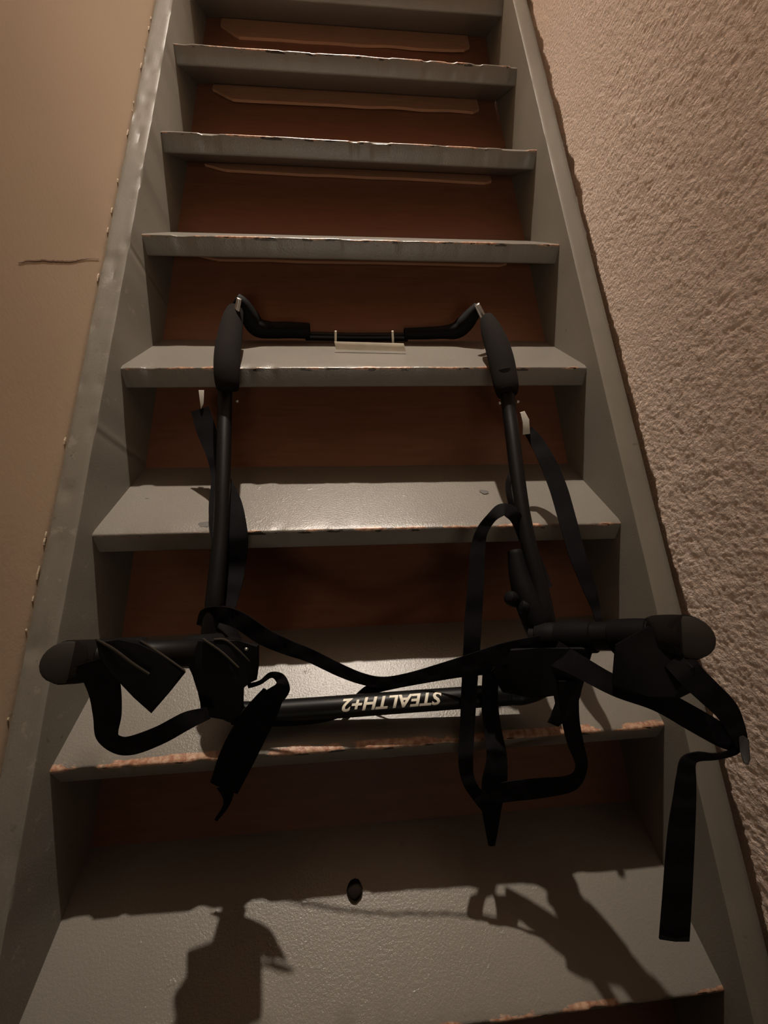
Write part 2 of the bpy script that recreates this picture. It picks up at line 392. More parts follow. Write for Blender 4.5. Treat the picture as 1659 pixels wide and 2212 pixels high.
# ---------------------------------------------------------------- the rack
RACK = [
 {'k': 'tube', 'name': 'support_arm', 'mat': 'metal', 'label': None, 'pts': [([0.1729, 0.6571, 0.5068], 0.0113), ([0.1718, 0.6306, 0.4742], 0.0109), ([0.1774, 0.5655, 0.4324], 0.0108), ([0.1831, 0.498, 0.3908], 0.0106), ([0.1867, 0.4433, 0.3561], 0.0108), ([0.1882, 0.3968, 0.329], 0.011), ([0.1888, 0.3541, 0.3034], 0.0113), ([0.1871, 0.3192, 0.2729], 0.0119), ([0.1955, 0.2779, 0.2232], 0.013), ([0.2137, 0.2668, 0.2005], 0.0135), ([0.2448, 0.2668, 0.1928], 0.0137)], 'par': None},
 {'k': 'tube', 'name': 'support_arm', 'mat': 'metal', 'label': None, 'pts': [([0.6251, 0.6287, 0.5279], 0.0113), ([0.629, 0.5951, 0.4864], 0.0109), ([0.6251, 0.5377, 0.4487], 0.0108), ([0.6205, 0.4772, 0.4103], 0.0107), ([0.6178, 0.427, 0.3792], 0.0106), ([0.6187, 0.3805, 0.3501], 0.0109), ([0.6215, 0.3425, 0.3262], 0.0112), ([0.6212, 0.3028, 0.2994], 0.0121), ([0.6216, 0.2724, 0.2634], 0.0129), ([0.618, 0.2619, 0.2268], 0.0135), ([0.5978, 0.2627, 0.2068], 0.0138), ([0.5794, 0.2639, 0.2043], 0.0135)], 'par': None},
 {'k': 'tube', 'name': 'cross_tube', 'mat': 'metal', 'label': 'black tube with white lettering', 'pts': [([0.239, 0.2668, 0.1937], 0.0137), ([0.2929, 0.2668, 0.194], 0.0138), ([0.354, 0.2656, 0.1971], 0.0138), ([0.4716, 0.2647, 0.2013], 0.0137), ([0.5991, 0.2642, 0.2039], 0.0136)], 'par': None},
 {'k': 'tube', 'name': 'foam_grip', 'mat': 'foam', 'label': 'dark foam grip over the tube', 'pts': [([0.1659, 0.8197, 0.5771], 0.0146), ([0.1654, 0.7951, 0.5675], 0.0176), ([0.1681, 0.7473, 0.5504], 0.0198), ([0.1722, 0.6953, 0.5329], 0.0204), ([0.1767, 0.6594, 0.5172], 0.0198), ([0.1785, 0.6418, 0.502], 0.0185), ([0.1787, 0.6366, 0.4933], 0.0163)], 'par': None},
 {'k': 'tube', 'name': 'foam_grip', 'mat': 'foam', 'label': 'dark foam grip over the tube', 'pts': [([0.6298, 0.7744, 0.577], 0.0128), ([0.6304, 0.7458, 0.5654], 0.0176), ([0.6315, 0.7038, 0.5492], 0.0202), ([0.6303, 0.6642, 0.5327], 0.0207), ([0.6288, 0.6318, 0.5157], 0.0202), ([0.6283, 0.6143, 0.5055], 0.0192), ([0.6279, 0.6041, 0.4984], 0.0165)], 'par': None},
 {'k': 'tube', 'name': 'hook_pin', 'mat': 'chrome', 'label': 'bare metal pin', 'pts': [([0.182, 0.8, 0.6006], 0.0045), ([0.1682, 0.8, 0.5666], 0.0055)], 'par': None},
 {'k': 'tube', 'name': 'hook_pin', 'mat': 'chrome', 'label': 'bare metal pin', 'pts': [([0.6141, 0.8, 0.5975], 0.0052), ([0.6411, 0.8, 0.562], 0.0062)], 'par': None},
 {'k': 'tube', 'name': 'hook_bracket', 'mat': 'plastic', 'label': None, 'pts': [([0.163, 0.852, 0.5908], 0.0132), ([0.1733, 0.852, 0.5815], 0.015), ([0.1836, 0.852, 0.5608], 0.018), ([0.1949, 0.852, 0.5435], 0.0183), ([0.2202, 0.852, 0.5387], 0.0156), ([0.2564, 0.852, 0.5391], 0.0152), ([0.2955, 0.852, 0.5378], 0.0144)], 'par': None},
 {'k': 'tube', 'name': 'hook_bracket', 'mat': 'plastic', 'label': None, 'pts': [([0.6342, 0.852, 0.585], 0.012), ([0.6232, 0.852, 0.5715], 0.0149), ([0.6097, 0.852, 0.5542], 0.0179), ([0.5941, 0.852, 0.5418], 0.0162), ([0.5655, 0.852, 0.538], 0.0124), ([0.532, 0.852, 0.5359], 0.0119), ([0.4881, 0.852, 0.5345], 0.0109)], 'par': None},
 {'k': 'tube', 'name': 'hook_bar', 'mat': 'metal', 'label': None, 'pts': [([0.287, 0.855, 0.5275], 0.0084), ([0.3897, 0.855, 0.5268], 0.008), ([0.4946, 0.855, 0.5278], 0.0086)], 'par': None},
 {'k': 'quadplate', 'name': 'hook_plate', 'mat': 'white', 'label': 'white painted metal hook plate', 'pts': [[0.3466, 0.7872, 0.533], [0.4774, 0.7778, 0.533], [0.4818, 0.7711, 0.5205], [0.3496, 0.7807, 0.5205]], 'th': 0.003},
 {'k': 'tube', 'name': 'hook_wire', 'mat': 'white', 'label': 'white bent wire leg', 'pts': [([0.3487, 0.832, 0.5424], 0.0023), ([0.3476, 0.832, 0.5201], 0.0023)], 'par': None},
 {'k': 'tube', 'name': 'hook_wire', 'mat': 'white', 'label': 'white bent wire leg', 'pts': [([0.461, 0.832, 0.5436], 0.0023), ([0.4629, 0.832, 0.5211], 0.0023)], 'par': None},
 {'k': 'tube', 'name': 'carrier_arm', 'mat': 'metal', 'label': None, 'pts': [([0.2223, 0.3014, 0.2838], 0.0144), ([0.2115, 0.2675, 0.3293], 0.0143), ([0.1724, 0.2437, 0.3628], 0.0143), ([0.13, 0.2355, 0.3731], 0.015)], 'par': None},
 {'k': 'tube', 'name': 'foam_sleeve', 'mat': 'foam', 'label': 'round black foam sleeve end', 'pts': [([0.1299, 0.2422, 0.3619], 0.0169), ([0.1227, 0.2407, 0.3641], 0.019), ([0.1142, 0.2397, 0.3649], 0.0198), ([0.1066, 0.2372, 0.3681], 0.02), ([0.1049, 0.2301, 0.3785], 0.0196)], 'par': None},
 {'k': 'tube', 'name': 'carrier_arm', 'mat': 'metal', 'label': None, 'pts': [([0.6037, 0.2954, 0.2837], 0.0151), ([0.6247, 0.2834, 0.3006], 0.0158), ([0.6578, 0.2567, 0.3364], 0.0161), ([0.6864, 0.2298, 0.3712], 0.0166)], 'par': None},
 {'k': 'tube', 'name': 'foam_sleeve', 'mat': 'foam', 'label': 'round black foam sleeve end', 'pts': [([0.6839, 0.23, 0.3711], 0.0191), ([0.6907, 0.2282, 0.373], 0.0214), ([0.6995, 0.2251, 0.3759], 0.0222), ([0.7069, 0.2214, 0.3803], 0.0221), ([0.7057, 0.2138, 0.3901], 0.0215)], 'par': None},
 {'k': 'tube', 'name': 'clamp_collar', 'mat': 'plastic', 'label': None, 'pts': [([0.6092, 0.2926, 0.2891], 0.0174), ([0.619, 0.2869, 0.2962], 0.0183), ([0.6278, 0.2819, 0.3024], 0.0174)], 'par': None},
 {'k': 'tube', 'name': 'clamp_collar', 'mat': 'plastic', 'label': None, 'pts': [([0.6284, 0.2812, 0.3032], 0.0186), ([0.6391, 0.2724, 0.3146], 0.0192), ([0.6529, 0.2602, 0.3303], 0.0179)], 'par': None},
 {'k': 'tube', 'name': 'clamp_collar', 'mat': 'plastic', 'label': None, 'pts': [([0.6651, 0.2494, 0.3443], 0.0189), ([0.6757, 0.2399, 0.3565], 0.0198), ([0.6859, 0.2305, 0.3687], 0.0192)], 'par': None},
 {'k': 'tube', 'name': 'clamp_collar', 'mat': 'plastic', 'label': None, 'pts': [([0.188, 0.2628, 0.3367], 0.0154), ([0.2006, 0.2699, 0.3277], 0.0179), ([0.2147, 0.2804, 0.3135], 0.0187)], 'par': None},
 {'k': 'tube', 'name': 'clamp_collar', 'mat': 'plastic', 'label': None, 'pts': [([0.1358, 0.2428, 0.3636], 0.0182), ([0.1529, 0.2458, 0.3598], 0.0185), ([0.1594, 0.2486, 0.3559], 0.0173)], 'par': None},
 {'k': 'tube', 'name': 'end_cap', 'mat': 'cap', 'label': 'dull round end cap', 'pts': [([0.1053, 0.2298, 0.379], 0.0185), ([0.1065, 0.2284, 0.381], 0.0184)], 'par': None},
 {'k': 'tube', 'name': 'end_cap', 'mat': 'cap', 'label': 'dull round end cap', 'pts': [([0.7053, 0.2135, 0.3905], 0.0203), ([0.7039, 0.2123, 0.3924], 0.0202)], 'par': None},
 {'k': 'plate', 'name': 'cradle', 'mat': 'plastic', 'label': None, 'pts': [([0.1506, 0.223, 0.4197], [0.1426, 0.231, 0.4092]), ([0.1621, 0.2304, 0.4092], [0.1548, 0.2383, 0.3988]), ([0.177, 0.2329, 0.4011], [0.1704, 0.2407, 0.3906]), ([0.1945, 0.2264, 0.3862], [0.1885, 0.2339, 0.3753]), ([0.2146, 0.2181, 0.3709], [0.2093, 0.2253, 0.3597]), ([0.2005, 0.2055, 0.3587], [0.1947, 0.2123, 0.347]), ([0.1875, 0.191, 0.3509], [0.1812, 0.1975, 0.3386]), ([0.1758, 0.197, 0.3676], [0.169, 0.2038, 0.3557]), ([0.1632, 0.2048, 0.39], [0.1557, 0.2121, 0.3786]), ([0.1551, 0.212, 0.4088], [0.1472, 0.2197, 0.3979])]},
 {'k': 'plate', 'name': 'cradle', 'mat': 'plastic', 'label': None, 'pts': [([0.212, 0.2577, 0.3633], [0.1897, 0.293, 0.3154]), ([0.2295, 0.262, 0.3597], [0.21, 0.2974, 0.3121]), ([0.2494, 0.2627, 0.3531], [0.2328, 0.2976, 0.3053]), ([0.2697, 0.263, 0.3444], [0.256, 0.2974, 0.2963]), ([0.2691, 0.2503, 0.3271], [0.2554, 0.283, 0.2767]), ([0.267, 0.2389, 0.3165], [0.2529, 0.2704, 0.2645]), ([0.2504, 0.2345, 0.3134], [0.2339, 0.2656, 0.2605]), ([0.2543, 0.219, 0.2964], [0.2383, 0.2482, 0.241]), ([0.2437, 0.2102, 0.2882], [0.2261, 0.2385, 0.2313]), ([0.221, 0.2123, 0.2948], [0.2002, 0.2411, 0.2382]), ([0.2119, 0.2163, 0.3024], [0.1897, 0.2458, 0.2465]), ([0.2114, 0.2301, 0.3226], [0.1892, 0.2616, 0.2694]), ([0.2018, 0.242, 0.3408], [0.1782, 0.2752, 0.2898])]},
 {'k': 'plate', 'name': 'cradle', 'mat': 'plastic', 'label': None, 'pts': [([0.6396, 0.2221, 0.3716], [0.6515, 0.2321, 0.3563]), ([0.6713, 0.2285, 0.3911], [0.6847, 0.2388, 0.3765]), ([0.6878, 0.2245, 0.3845], [0.7019, 0.2346, 0.3697]), ([0.6949, 0.2062, 0.3742], [0.7096, 0.2157, 0.3587]), ([0.6958, 0.1876, 0.3812], [0.7113, 0.1966, 0.3651]), ([0.6984, 0.1747, 0.3625], [0.7139, 0.1832, 0.3456]), ([0.6815, 0.1723, 0.3502], [0.6961, 0.1806, 0.333]), ([0.6592, 0.1791, 0.3463], [0.6725, 0.1875, 0.3291]), ([0.6398, 0.1884, 0.3429], [0.6519, 0.1971, 0.3259]), ([0.6314, 0.1951, 0.3441], [0.6431, 0.204, 0.3273])]},
 {'k': 'plate', 'name': 'cradle', 'mat': 'plastic', 'label': None, 'pts': [([0.5954, 0.2641, 0.3078], [0.6039, 0.2742, 0.2923]), ([0.6453, 0.2465, 0.3327], [0.6562, 0.2565, 0.3173]), ([0.6354, 0.2331, 0.3049], [0.6458, 0.2425, 0.2886]), ([0.631, 0.2176, 0.2833], [0.6412, 0.2263, 0.2661]), ([0.6224, 0.2039, 0.2638], [0.6323, 0.2121, 0.2458]), ([0.606, 0.1997, 0.2474], [0.6152, 0.2076, 0.229]), ([0.5952, 0.2052, 0.2484], [0.6039, 0.2133, 0.2301]), ([0.6082, 0.2171, 0.2662], [0.6174, 0.2257, 0.2486]), ([0.6068, 0.2264, 0.2752], [0.6159, 0.2353, 0.258]), ([0.5885, 0.2271, 0.2603], [0.5968, 0.2359, 0.2428]), ([0.5554, 0.2464, 0.2448], [0.562, 0.2554, 0.2276]), ([0.5432, 0.2657, 0.2609], [0.5494, 0.2754, 0.2445]), ([0.5635, 0.2756, 0.2938], [0.5705, 0.2858, 0.2782])]},
 {'k': 'tube', 'name': 'cradle_rim', 'mat': 'rubber', 'label': 'worn lighter rubber edge of the cradle', 'pts': [([0.151, 0.2231, 0.419], 0.001), ([0.1627, 0.2199, 0.4086], 0.0012), ([0.1754, 0.2148, 0.3942], 0.0012), ([0.1874, 0.2111, 0.3815], 0.001)], 'par': None},
 {'k': 'tube', 'name': 'cradle_rim', 'mat': 'rubber', 'label': 'worn lighter rubber edge of the cradle', 'pts': [([0.1772, 0.2332, 0.4006], 0.0008), ([0.1921, 0.2282, 0.3874], 0.0011), ([0.2135, 0.219, 0.3711], 0.0009)], 'par': None},
 {'k': 'tube', 'name': 'cradle_rim', 'mat': 'rubber', 'label': 'worn lighter rubber edge of the cradle', 'pts': [([0.2166, 0.2587, 0.3645], 0.0012), ([0.2334, 0.2528, 0.3494], 0.0012), ([0.2492, 0.2449, 0.3315], 0.001)], 'par': None},
 {'k': 'tube', 'name': 'cradle_rim', 'mat': 'rubber', 'label': 'worn lighter rubber edge of the cradle', 'pts': [([0.2264, 0.2605, 0.3605], 0.001), ([0.2391, 0.2614, 0.355], 0.0012), ([0.2602, 0.251, 0.3328], 0.001)], 'par': None},
 {'k': 'tube', 'name': 'hinge', 'mat': 'plastic', 'label': None, 'pts': [([0.5992, 0.3918, 0.3494], 0.0098), ([0.6006, 0.3652, 0.3305], 0.014), ([0.6052, 0.3385, 0.3135], 0.0175), ([0.614, 0.3134, 0.2959], 0.0197), ([0.6214, 0.2927, 0.279], 0.0182)], 'par': None},
 {'k': 'tube', 'name': 'hinge', 'mat': 'plastic', 'label': None, 'pts': [([0.1724, 0.352, 0.2865], 0.0105), ([0.1865, 0.3448, 0.2821], 0.016), ([0.1981, 0.3322, 0.2716], 0.0189), ([0.2048, 0.3197, 0.2607], 0.0213)], 'par': None},
 {'k': 'tube', 'name': 'knob', 'mat': 'plastic', 'label': None, 'pts': [([0.5951, 0.3395, 0.3035], 0.0063), ([0.5893, 0.3378, 0.3087], 0.0094), ([0.582, 0.3361, 0.3157], 0.0099), ([0.5774, 0.3349, 0.3201], 0.0068)], 'par': None},
 {'k': 'tube', 'name': 'knob', 'mat': 'plastic', 'label': None, 'pts': [([0.6091, 0.3231, 0.3051], 0.0074), ([0.5982, 0.3235, 0.3109], 0.0104), ([0.5907, 0.3242, 0.3143], 0.0079)], 'par': None},
 {'k': 'tube', 'name': 'bolt', 'mat': 'chrome', 'label': 'small bright bolt head', 'pts': [([0.1892, 0.6326, 0.4758], 0.0019), ([0.191, 0.6315, 0.4762], 0.0026), ([0.1929, 0.6323, 0.4759], 0.0019)], 'par': None},
 {'k': 'tube', 'name': 'bolt', 'mat': 'chrome', 'label': 'small bright bolt head', 'pts': [([0.6148, 0.5977, 0.4846], 0.0019), ([0.616, 0.5966, 0.485], 0.0026), ([0.6186, 0.5974, 0.4847], 0.0019)], 'par': None},
 {'k': 'tube', 'name': 'bolt', 'mat': 'chrome', 'label': 'small bright bolt head', 'pts': [([0.6434, 0.5968, 0.4872], 0.0019), ([0.6444, 0.5958, 0.4876], 0.0026), ([0.6471, 0.5965, 0.4873], 0.0019)], 'par': None},
 {'k': 'tube', 'name': 'bolt', 'mat': 'chrome', 'label': 'small bright bolt head', 'pts': [([0.1798, 0.3874, 0.3185], 0.0016), ([0.1814, 0.3866, 0.3193], 0.0022), ([0.1829, 0.3872, 0.3186], 0.0016)], 'par': None},
 {'k': 'tube', 'name': 'bolt', 'mat': 'chrome', 'label': 'small bright bolt head', 'pts': [([0.258, 0.2538, 0.3506], 0.0012), ([0.2592, 0.2531, 0.3515], 0.0017), ([0.2604, 0.2536, 0.3506], 0.0012)], 'par': None},
 {'k': 'plate', 'name': 'buckle', 'mat': 'bone', 'label': 'pale metal strap buckle', 'pts': [([0.1247, 0.6593, 0.4848], [0.1235, 0.6623, 0.4837]), ([0.1338, 0.6586, 0.485], [0.1327, 0.6616, 0.4839]), ([0.1325, 0.6455, 0.4671], [0.1314, 0.6485, 0.466]), ([0.1277, 0.6404, 0.4596], [0.1265, 0.6434, 0.4584])]},
 {'k': 'plate', 'name': 'buckle', 'mat': 'bone', 'label': 'pale metal strap buckle', 'pts': [([0.6456, 0.5806, 0.4757], [0.6478, 0.5852, 0.4738]), ([0.6526, 0.5804, 0.4781], [0.6549, 0.585, 0.4762]), ([0.6593, 0.571, 0.4679], [0.6615, 0.5755, 0.4659]), ([0.6597, 0.5563, 0.4498], [0.662, 0.5608, 0.4477]), ([0.6483, 0.5573, 0.4479], [0.6505, 0.5617, 0.4458]), ([0.6504, 0.5709, 0.4633], [0.6526, 0.5755, 0.4613])]},
 {'k': 'plate', 'name': 'buckle', 'mat': 'buckle', 'label': 'grey plastic strap buckle', 'pts': [([0.7269, 0.1409, 0.3374], [0.7346, 0.1441, 0.3292]), ([0.7297, 0.1408, 0.341], [0.7376, 0.144, 0.3328]), ([0.7332, 0.1371, 0.3398], [0.7412, 0.1401, 0.3315]), ([0.732, 0.1256, 0.3275], [0.74, 0.1285, 0.3189]), ([0.7298, 0.1225, 0.323], [0.7377, 0.1253, 0.3143]), ([0.7266, 0.1245, 0.3235], [0.7344, 0.1273, 0.3149]), ([0.7264, 0.1324, 0.3292], [0.7341, 0.1353, 0.3207])]},
 {'k': 'rib', 'name': 'webbing_strap', 'mat': 'webbing', 'th': 0.0014, 'label': None, 'pts': [([0.1808, 0.3375, 0.2815], [0.166, 0.3415, 0.285]), ([0.186, 0.3353, 0.2962], [0.1777, 0.3452, 0.3085]), ([0.2027, 0.3305, 0.2986], [0.2065, 0.3427, 0.3156]), ([0.2231, 0.3231, 0.2946], [0.2339, 0.334, 0.3108]), ([0.251, 0.3086, 0.2821], [0.2623, 0.3193, 0.298]), ([0.2831, 0.297, 0.274], [0.291, 0.307, 0.2885]), ([0.312, 0.288, 0.2691], [0.3191, 0.2967, 0.2817]), ([0.3501, 0.2732, 0.2574], [0.3567, 0.2812, 0.2691]), ([0.38, 0.2646, 0.2497], [0.384, 0.2723, 0.2606]), ([0.4077, 0.2599, 0.247], [0.4079, 0.2681, 0.2582]), ([0.4412, 0.2603, 0.2504], [0.4384, 0.2693, 0.2621]), ([0.4795, 0.2633, 0.2594], [0.4757, 0.2729, 0.2719]), ([0.5204, 0.2644, 0.268], [0.5157, 0.2768, 0.2841]), ([0.5606, 0.2646, 0.2769], [0.5553, 0.2804, 0.2976]), ([0.6046, 0.2639, 0.2886], [0.5999, 0.2803, 0.3101])]},
 {'k': 'rib', 'name': 'webbing_strap', 'mat': 'webbing', 'th': 0.0014, 'label': None, 'pts': [([0.2124, 0.2527, 0.1947], [0.2138, 0.2617, 0.2071]), ([0.2469, 0.2505, 0.1896], [0.2477, 0.2597, 0.2021]), ([0.2942, 0.2505, 0.1856], [0.2935, 0.2584, 0.1962]), ([0.34, 0.2569, 0.1801], [0.3364, 0.2649, 0.1904]), ([0.3732, 0.2756, 0.1726], [0.3651, 0.2839, 0.1829]), ([0.3951, 0.2833, 0.1893], [0.3888, 0.292, 0.2002]), ([0.4244, 0.2806, 0.2064], [0.4219, 0.2888, 0.2172]), ([0.4665, 0.2767, 0.2235], [0.4644, 0.2848, 0.2342]), ([0.5131, 0.2722, 0.2405], [0.5113, 0.2809, 0.252]), ([0.5578, 0.2657, 0.2544], [0.556, 0.2763, 0.2685])]},
 {'k': 'rib', 'name': 'webbing_strap', 'mat': 'webbing', 'th': 0.0014, 'label': 'frayed loose end of black webbing', 'pts': [([0.2649, 0.253, 0.2745], [0.2873, 0.2427, 0.2636]), ([0.2463, 0.2497, 0.2508], [0.2765, 0.2359, 0.2361]), ([0.2273, 0.2446, 0.2228], [0.2632, 0.2297, 0.2075]), ([0.2042, 0.2274, 0.1847], [0.243, 0.2134, 0.1709]), ([0.1881, 0.2069, 0.1465], [0.2218, 0.1956, 0.1357])]},
 {'k': 'rib', 'name': 'strap_fray', 'mat': 'webbing', 'th': 0.0014, 'label': None, 'pts': [([0.1957, 0.2024, 0.1406], [0.2186, 0.2029, 0.1443]), ([0.2026, 0.1951, 0.1308], [0.2153, 0.1938, 0.1307]), ([0.2018, 0.1887, 0.1203], [0.2078, 0.1863, 0.1179]), ([0.1908, 0.18, 0.1054], [0.1941, 0.1783, 0.1036])]},
 {'k': 'rib', 'name': 'webbing_strap', 'mat': 'webbing', 'th': 0.0014, 'label': None, 'pts': [([0.2489, 0.2526, 0.2769], [0.2474, 0.2557, 0.281]), ([0.2632, 0.2542, 0.2811], [0.2612, 0.257, 0.2845]), ([0.2753, 0.2578, 0.2875], [0.2741, 0.2617, 0.2926]), ([0.2813, 0.2535, 0.2859], [0.2901, 0.2576, 0.2925]), ([0.28, 0.2502, 0.2846], [0.2969, 0.2456, 0.2806]), ([0.2708, 0.2489, 0.2782], [0.2856, 0.238, 0.2654]), ([0.2595, 0.2456, 0.2689], [0.2721, 0.2345, 0.2556])]},
 {'k': 'rib', 'name': 'webbing_strap', 'mat': 'webbing', 'th': 0.0014, 'label': None, 'pts': [([0.1179, 0.2245, 0.3802], [0.152, 0.2283, 0.3899]), ([0.1273, 0.2097, 0.3581], [0.1565, 0.2113, 0.3642]), ([0.1284, 0.1991, 0.3372], [0.1542, 0.198, 0.3392]), ([0.1289, 0.188, 0.3172], [0.1489, 0.1902, 0.3228]), ([0.1422, 0.1805, 0.3037], [0.1489, 0.1891, 0.3163]), ([0.1616, 0.1779, 0.3028], [0.1583, 0.1884, 0.3165]), ([0.1878, 0.1838, 0.3074], [0.181, 0.1939, 0.3203]), ([0.2112, 0.1945, 0.3115], [0.2044, 0.2043, 0.3239]), ([0.2248, 0.206, 0.3052], [0.221, 0.2131, 0.3144])]},
 {'k': 'rib', 'name': 'webbing_strap', 'mat': 'webbing', 'th': 0.0014, 'label': None, 'pts': [([0.1102, 0.642, 0.4544], [0.1398, 0.645, 0.4624]), ([0.1218, 0.6142, 0.4286], [0.1524, 0.6176, 0.4371]), ([0.1417, 0.5777, 0.4021], [0.1661, 0.5802, 0.4086]), ([0.151, 0.5487, 0.3809], [0.1798, 0.5502, 0.3868]), ([0.1551, 0.5042, 0.3618], [0.2063, 0.4981, 0.3738]), ([0.1655, 0.4592, 0.3479], [0.2206, 0.4545, 0.359]), ([0.1744, 0.4352, 0.3336], [0.2231, 0.4351, 0.3397]), ([0.1819, 0.4213, 0.314], [0.2189, 0.4187, 0.3153]), ([0.1874, 0.3961, 0.3009], [0.2155, 0.3914, 0.2983]), ([0.1869, 0.3704, 0.2881], [0.2102, 0.3655, 0.2845])]},
 {'k': 'rib', 'name': 'webbing_strap', 'mat': 'webbing', 'th': 0.0014, 'label': None, 'pts': [([0.655, 0.5683, 0.4468], [0.6673, 0.5726, 0.4543]), ([0.661, 0.5518, 0.4354], [0.6789, 0.557, 0.4448]), ([0.6683, 0.5193, 0.4178], [0.6909, 0.524, 0.427]), ([0.675, 0.4789, 0.3928], [0.7006, 0.4822, 0.4006]), ([0.6757, 0.4324, 0.3687], [0.7007, 0.4347, 0.3751]), ([0.6769, 0.3847, 0.3432], [0.6994, 0.3872, 0.3496]), ([0.6847, 0.3478, 0.3197], [0.7029, 0.3501, 0.3252]), ([0.6917, 0.3239, 0.3035], [0.7038, 0.325, 0.3066]), ([0.6936, 0.3062, 0.2932], [0.7008, 0.3066, 0.2948])]},
 {'k': 'rib', 'name': 'webbing_strap', 'mat': 'webbing', 'th': 0.0014, 'label': None, 'pts': [([0.6155, 0.499, 0.4222], [0.6195, 0.498, 0.4214]), ([0.6041, 0.4808, 0.4045], [0.6085, 0.4735, 0.4087]), ([0.6032, 0.4516, 0.3851], [0.6078, 0.4461, 0.3918]), ([0.6089, 0.4111, 0.3633], [0.6183, 0.409, 0.3717]), ([0.6188, 0.3727, 0.343], [0.6317, 0.3752, 0.3481]), ([0.629, 0.3395, 0.3265], [0.6369, 0.341, 0.3295])]},
 {'k': 'rib', 'name': 'webbing_strap', 'mat': 'webbing', 'th': 0.0014, 'label': None, 'pts': [([0.6229, 0.4072, 0.3598], [0.6091, 0.4054, 0.3556]), ([0.6134, 0.4214, 0.3845], [0.5982, 0.4179, 0.3777]), ([0.6003, 0.4345, 0.397], [0.5838, 0.4137, 0.3938]), ([0.5789, 0.4337, 0.4], [0.5787, 0.4116, 0.397]), ([0.5583, 0.4177, 0.3941], [0.5686, 0.4113, 0.3869]), ([0.542, 0.405, 0.3782], [0.5572, 0.4002, 0.3737]), ([0.5326, 0.3864, 0.3586], [0.5526, 0.3836, 0.3574]), ([0.5251, 0.3527, 0.3307], [0.546, 0.3503, 0.3301]), ([0.5178, 0.3224, 0.3021], [0.5402, 0.3198, 0.3016]), ([0.5122, 0.292, 0.2755], [0.5336, 0.2895, 0.275]), ([0.5086, 0.2637, 0.2368], [0.5289, 0.2614, 0.2364]), ([0.5056, 0.2353, 0.1981], [0.5247, 0.2333, 0.1978]), ([0.4998, 0.203, 0.1688], [0.5185, 0.2018, 0.1696]), ([0.5036, 0.1844, 0.1475], [0.5192, 0.1863, 0.1521]), ([0.5173, 0.1698, 0.1296], [0.5302, 0.1738, 0.1367]), ([0.5309, 0.1585, 0.1161], [0.5415, 0.1622, 0.1226])]},
 {'k': 'rib', 'name': 'webbing_strap', 'mat': 'webbing', 'th': 0.0014, 'label': None, 'pts': [([0.535, 0.2728, 0.2611], [0.5551, 0.271, 0.2612]), ([0.534, 0.2474, 0.2164], [0.5555, 0.2462, 0.2176]), ([0.5361, 0.2242, 0.1887], [0.5586, 0.2242, 0.1917]), ([0.5343, 0.2002, 0.1764], [0.5599, 0.1987, 0.1776]), ([0.5275, 0.1825, 0.1531], [0.5586, 0.1781, 0.1513]), ([0.5264, 0.1651, 0.1278], [0.5519, 0.1622, 0.1272]), ([0.531, 0.1475, 0.1013], [0.5473, 0.1463, 0.1017]), ([0.5352, 0.1353, 0.0819], [0.5434, 0.1346, 0.0821])]},
 {'k': 'rib', 'name': 'webbing_strap', 'mat': 'webbing', 'th': 0.0014, 'label': None, 'pts': [([0.6063, 0.2298, 0.2932], [0.6299, 0.2286, 0.2948]), ([0.6106, 0.2051, 0.2553], [0.631, 0.2048, 0.2577]), ([0.6207, 0.1893, 0.2235], [0.639, 0.1903, 0.2273]), ([0.6325, 0.1761, 0.1972], [0.6468, 0.1743, 0.1966]), ([0.6259, 0.1713, 0.183], [0.6346, 0.1607, 0.1698]), ([0.5956, 0.1748, 0.1703], [0.5984, 0.1605, 0.1513]), ([0.5647, 0.1787, 0.158], [0.5673, 0.1635, 0.1378]), ([0.5368, 0.179, 0.148], [0.5399, 0.165, 0.1295])]},
 {'k': 'rib', 'name': 'webbing_strap', 'mat': 'webbing', 'th': 0.0014, 'label': None, 'pts': [([0.6018, 0.2509, 0.2942], [0.6168, 0.2661, 0.3167]), ([0.618, 0.2299, 0.3051], [0.6305, 0.2423, 0.3234]), ([0.6416, 0.196, 0.3196], [0.6506, 0.207, 0.3357]), ([0.6697, 0.1744, 0.3279], [0.6789, 0.1859, 0.3447]), ([0.6941, 0.1565, 0.3238], [0.706, 0.1678, 0.3407]), ([0.7159, 0.1415, 0.3199], [0.7272, 0.1516, 0.3349]), ([0.7297, 0.1335, 0.321], [0.7366, 0.1397, 0.3302])]},
 {'k': 'rib', 'name': 'webbing_strap', 'mat': 'webbing', 'th': 0.0014, 'label': None, 'pts': [([0.6792, 0.198, 0.3678], [0.7039, 0.207, 0.3831]), ([0.6848, 0.1803, 0.3648], [0.7045, 0.1889, 0.3791]), ([0.6973, 0.1664, 0.3577], [0.7143, 0.1751, 0.3718]), ([0.7121, 0.1549, 0.3475], [0.7298, 0.1613, 0.3585]), ([0.7193, 0.1448, 0.3382], [0.7353, 0.1477, 0.3443]), ([0.7257, 0.1347, 0.3289], [0.7363, 0.1363, 0.3323])]},
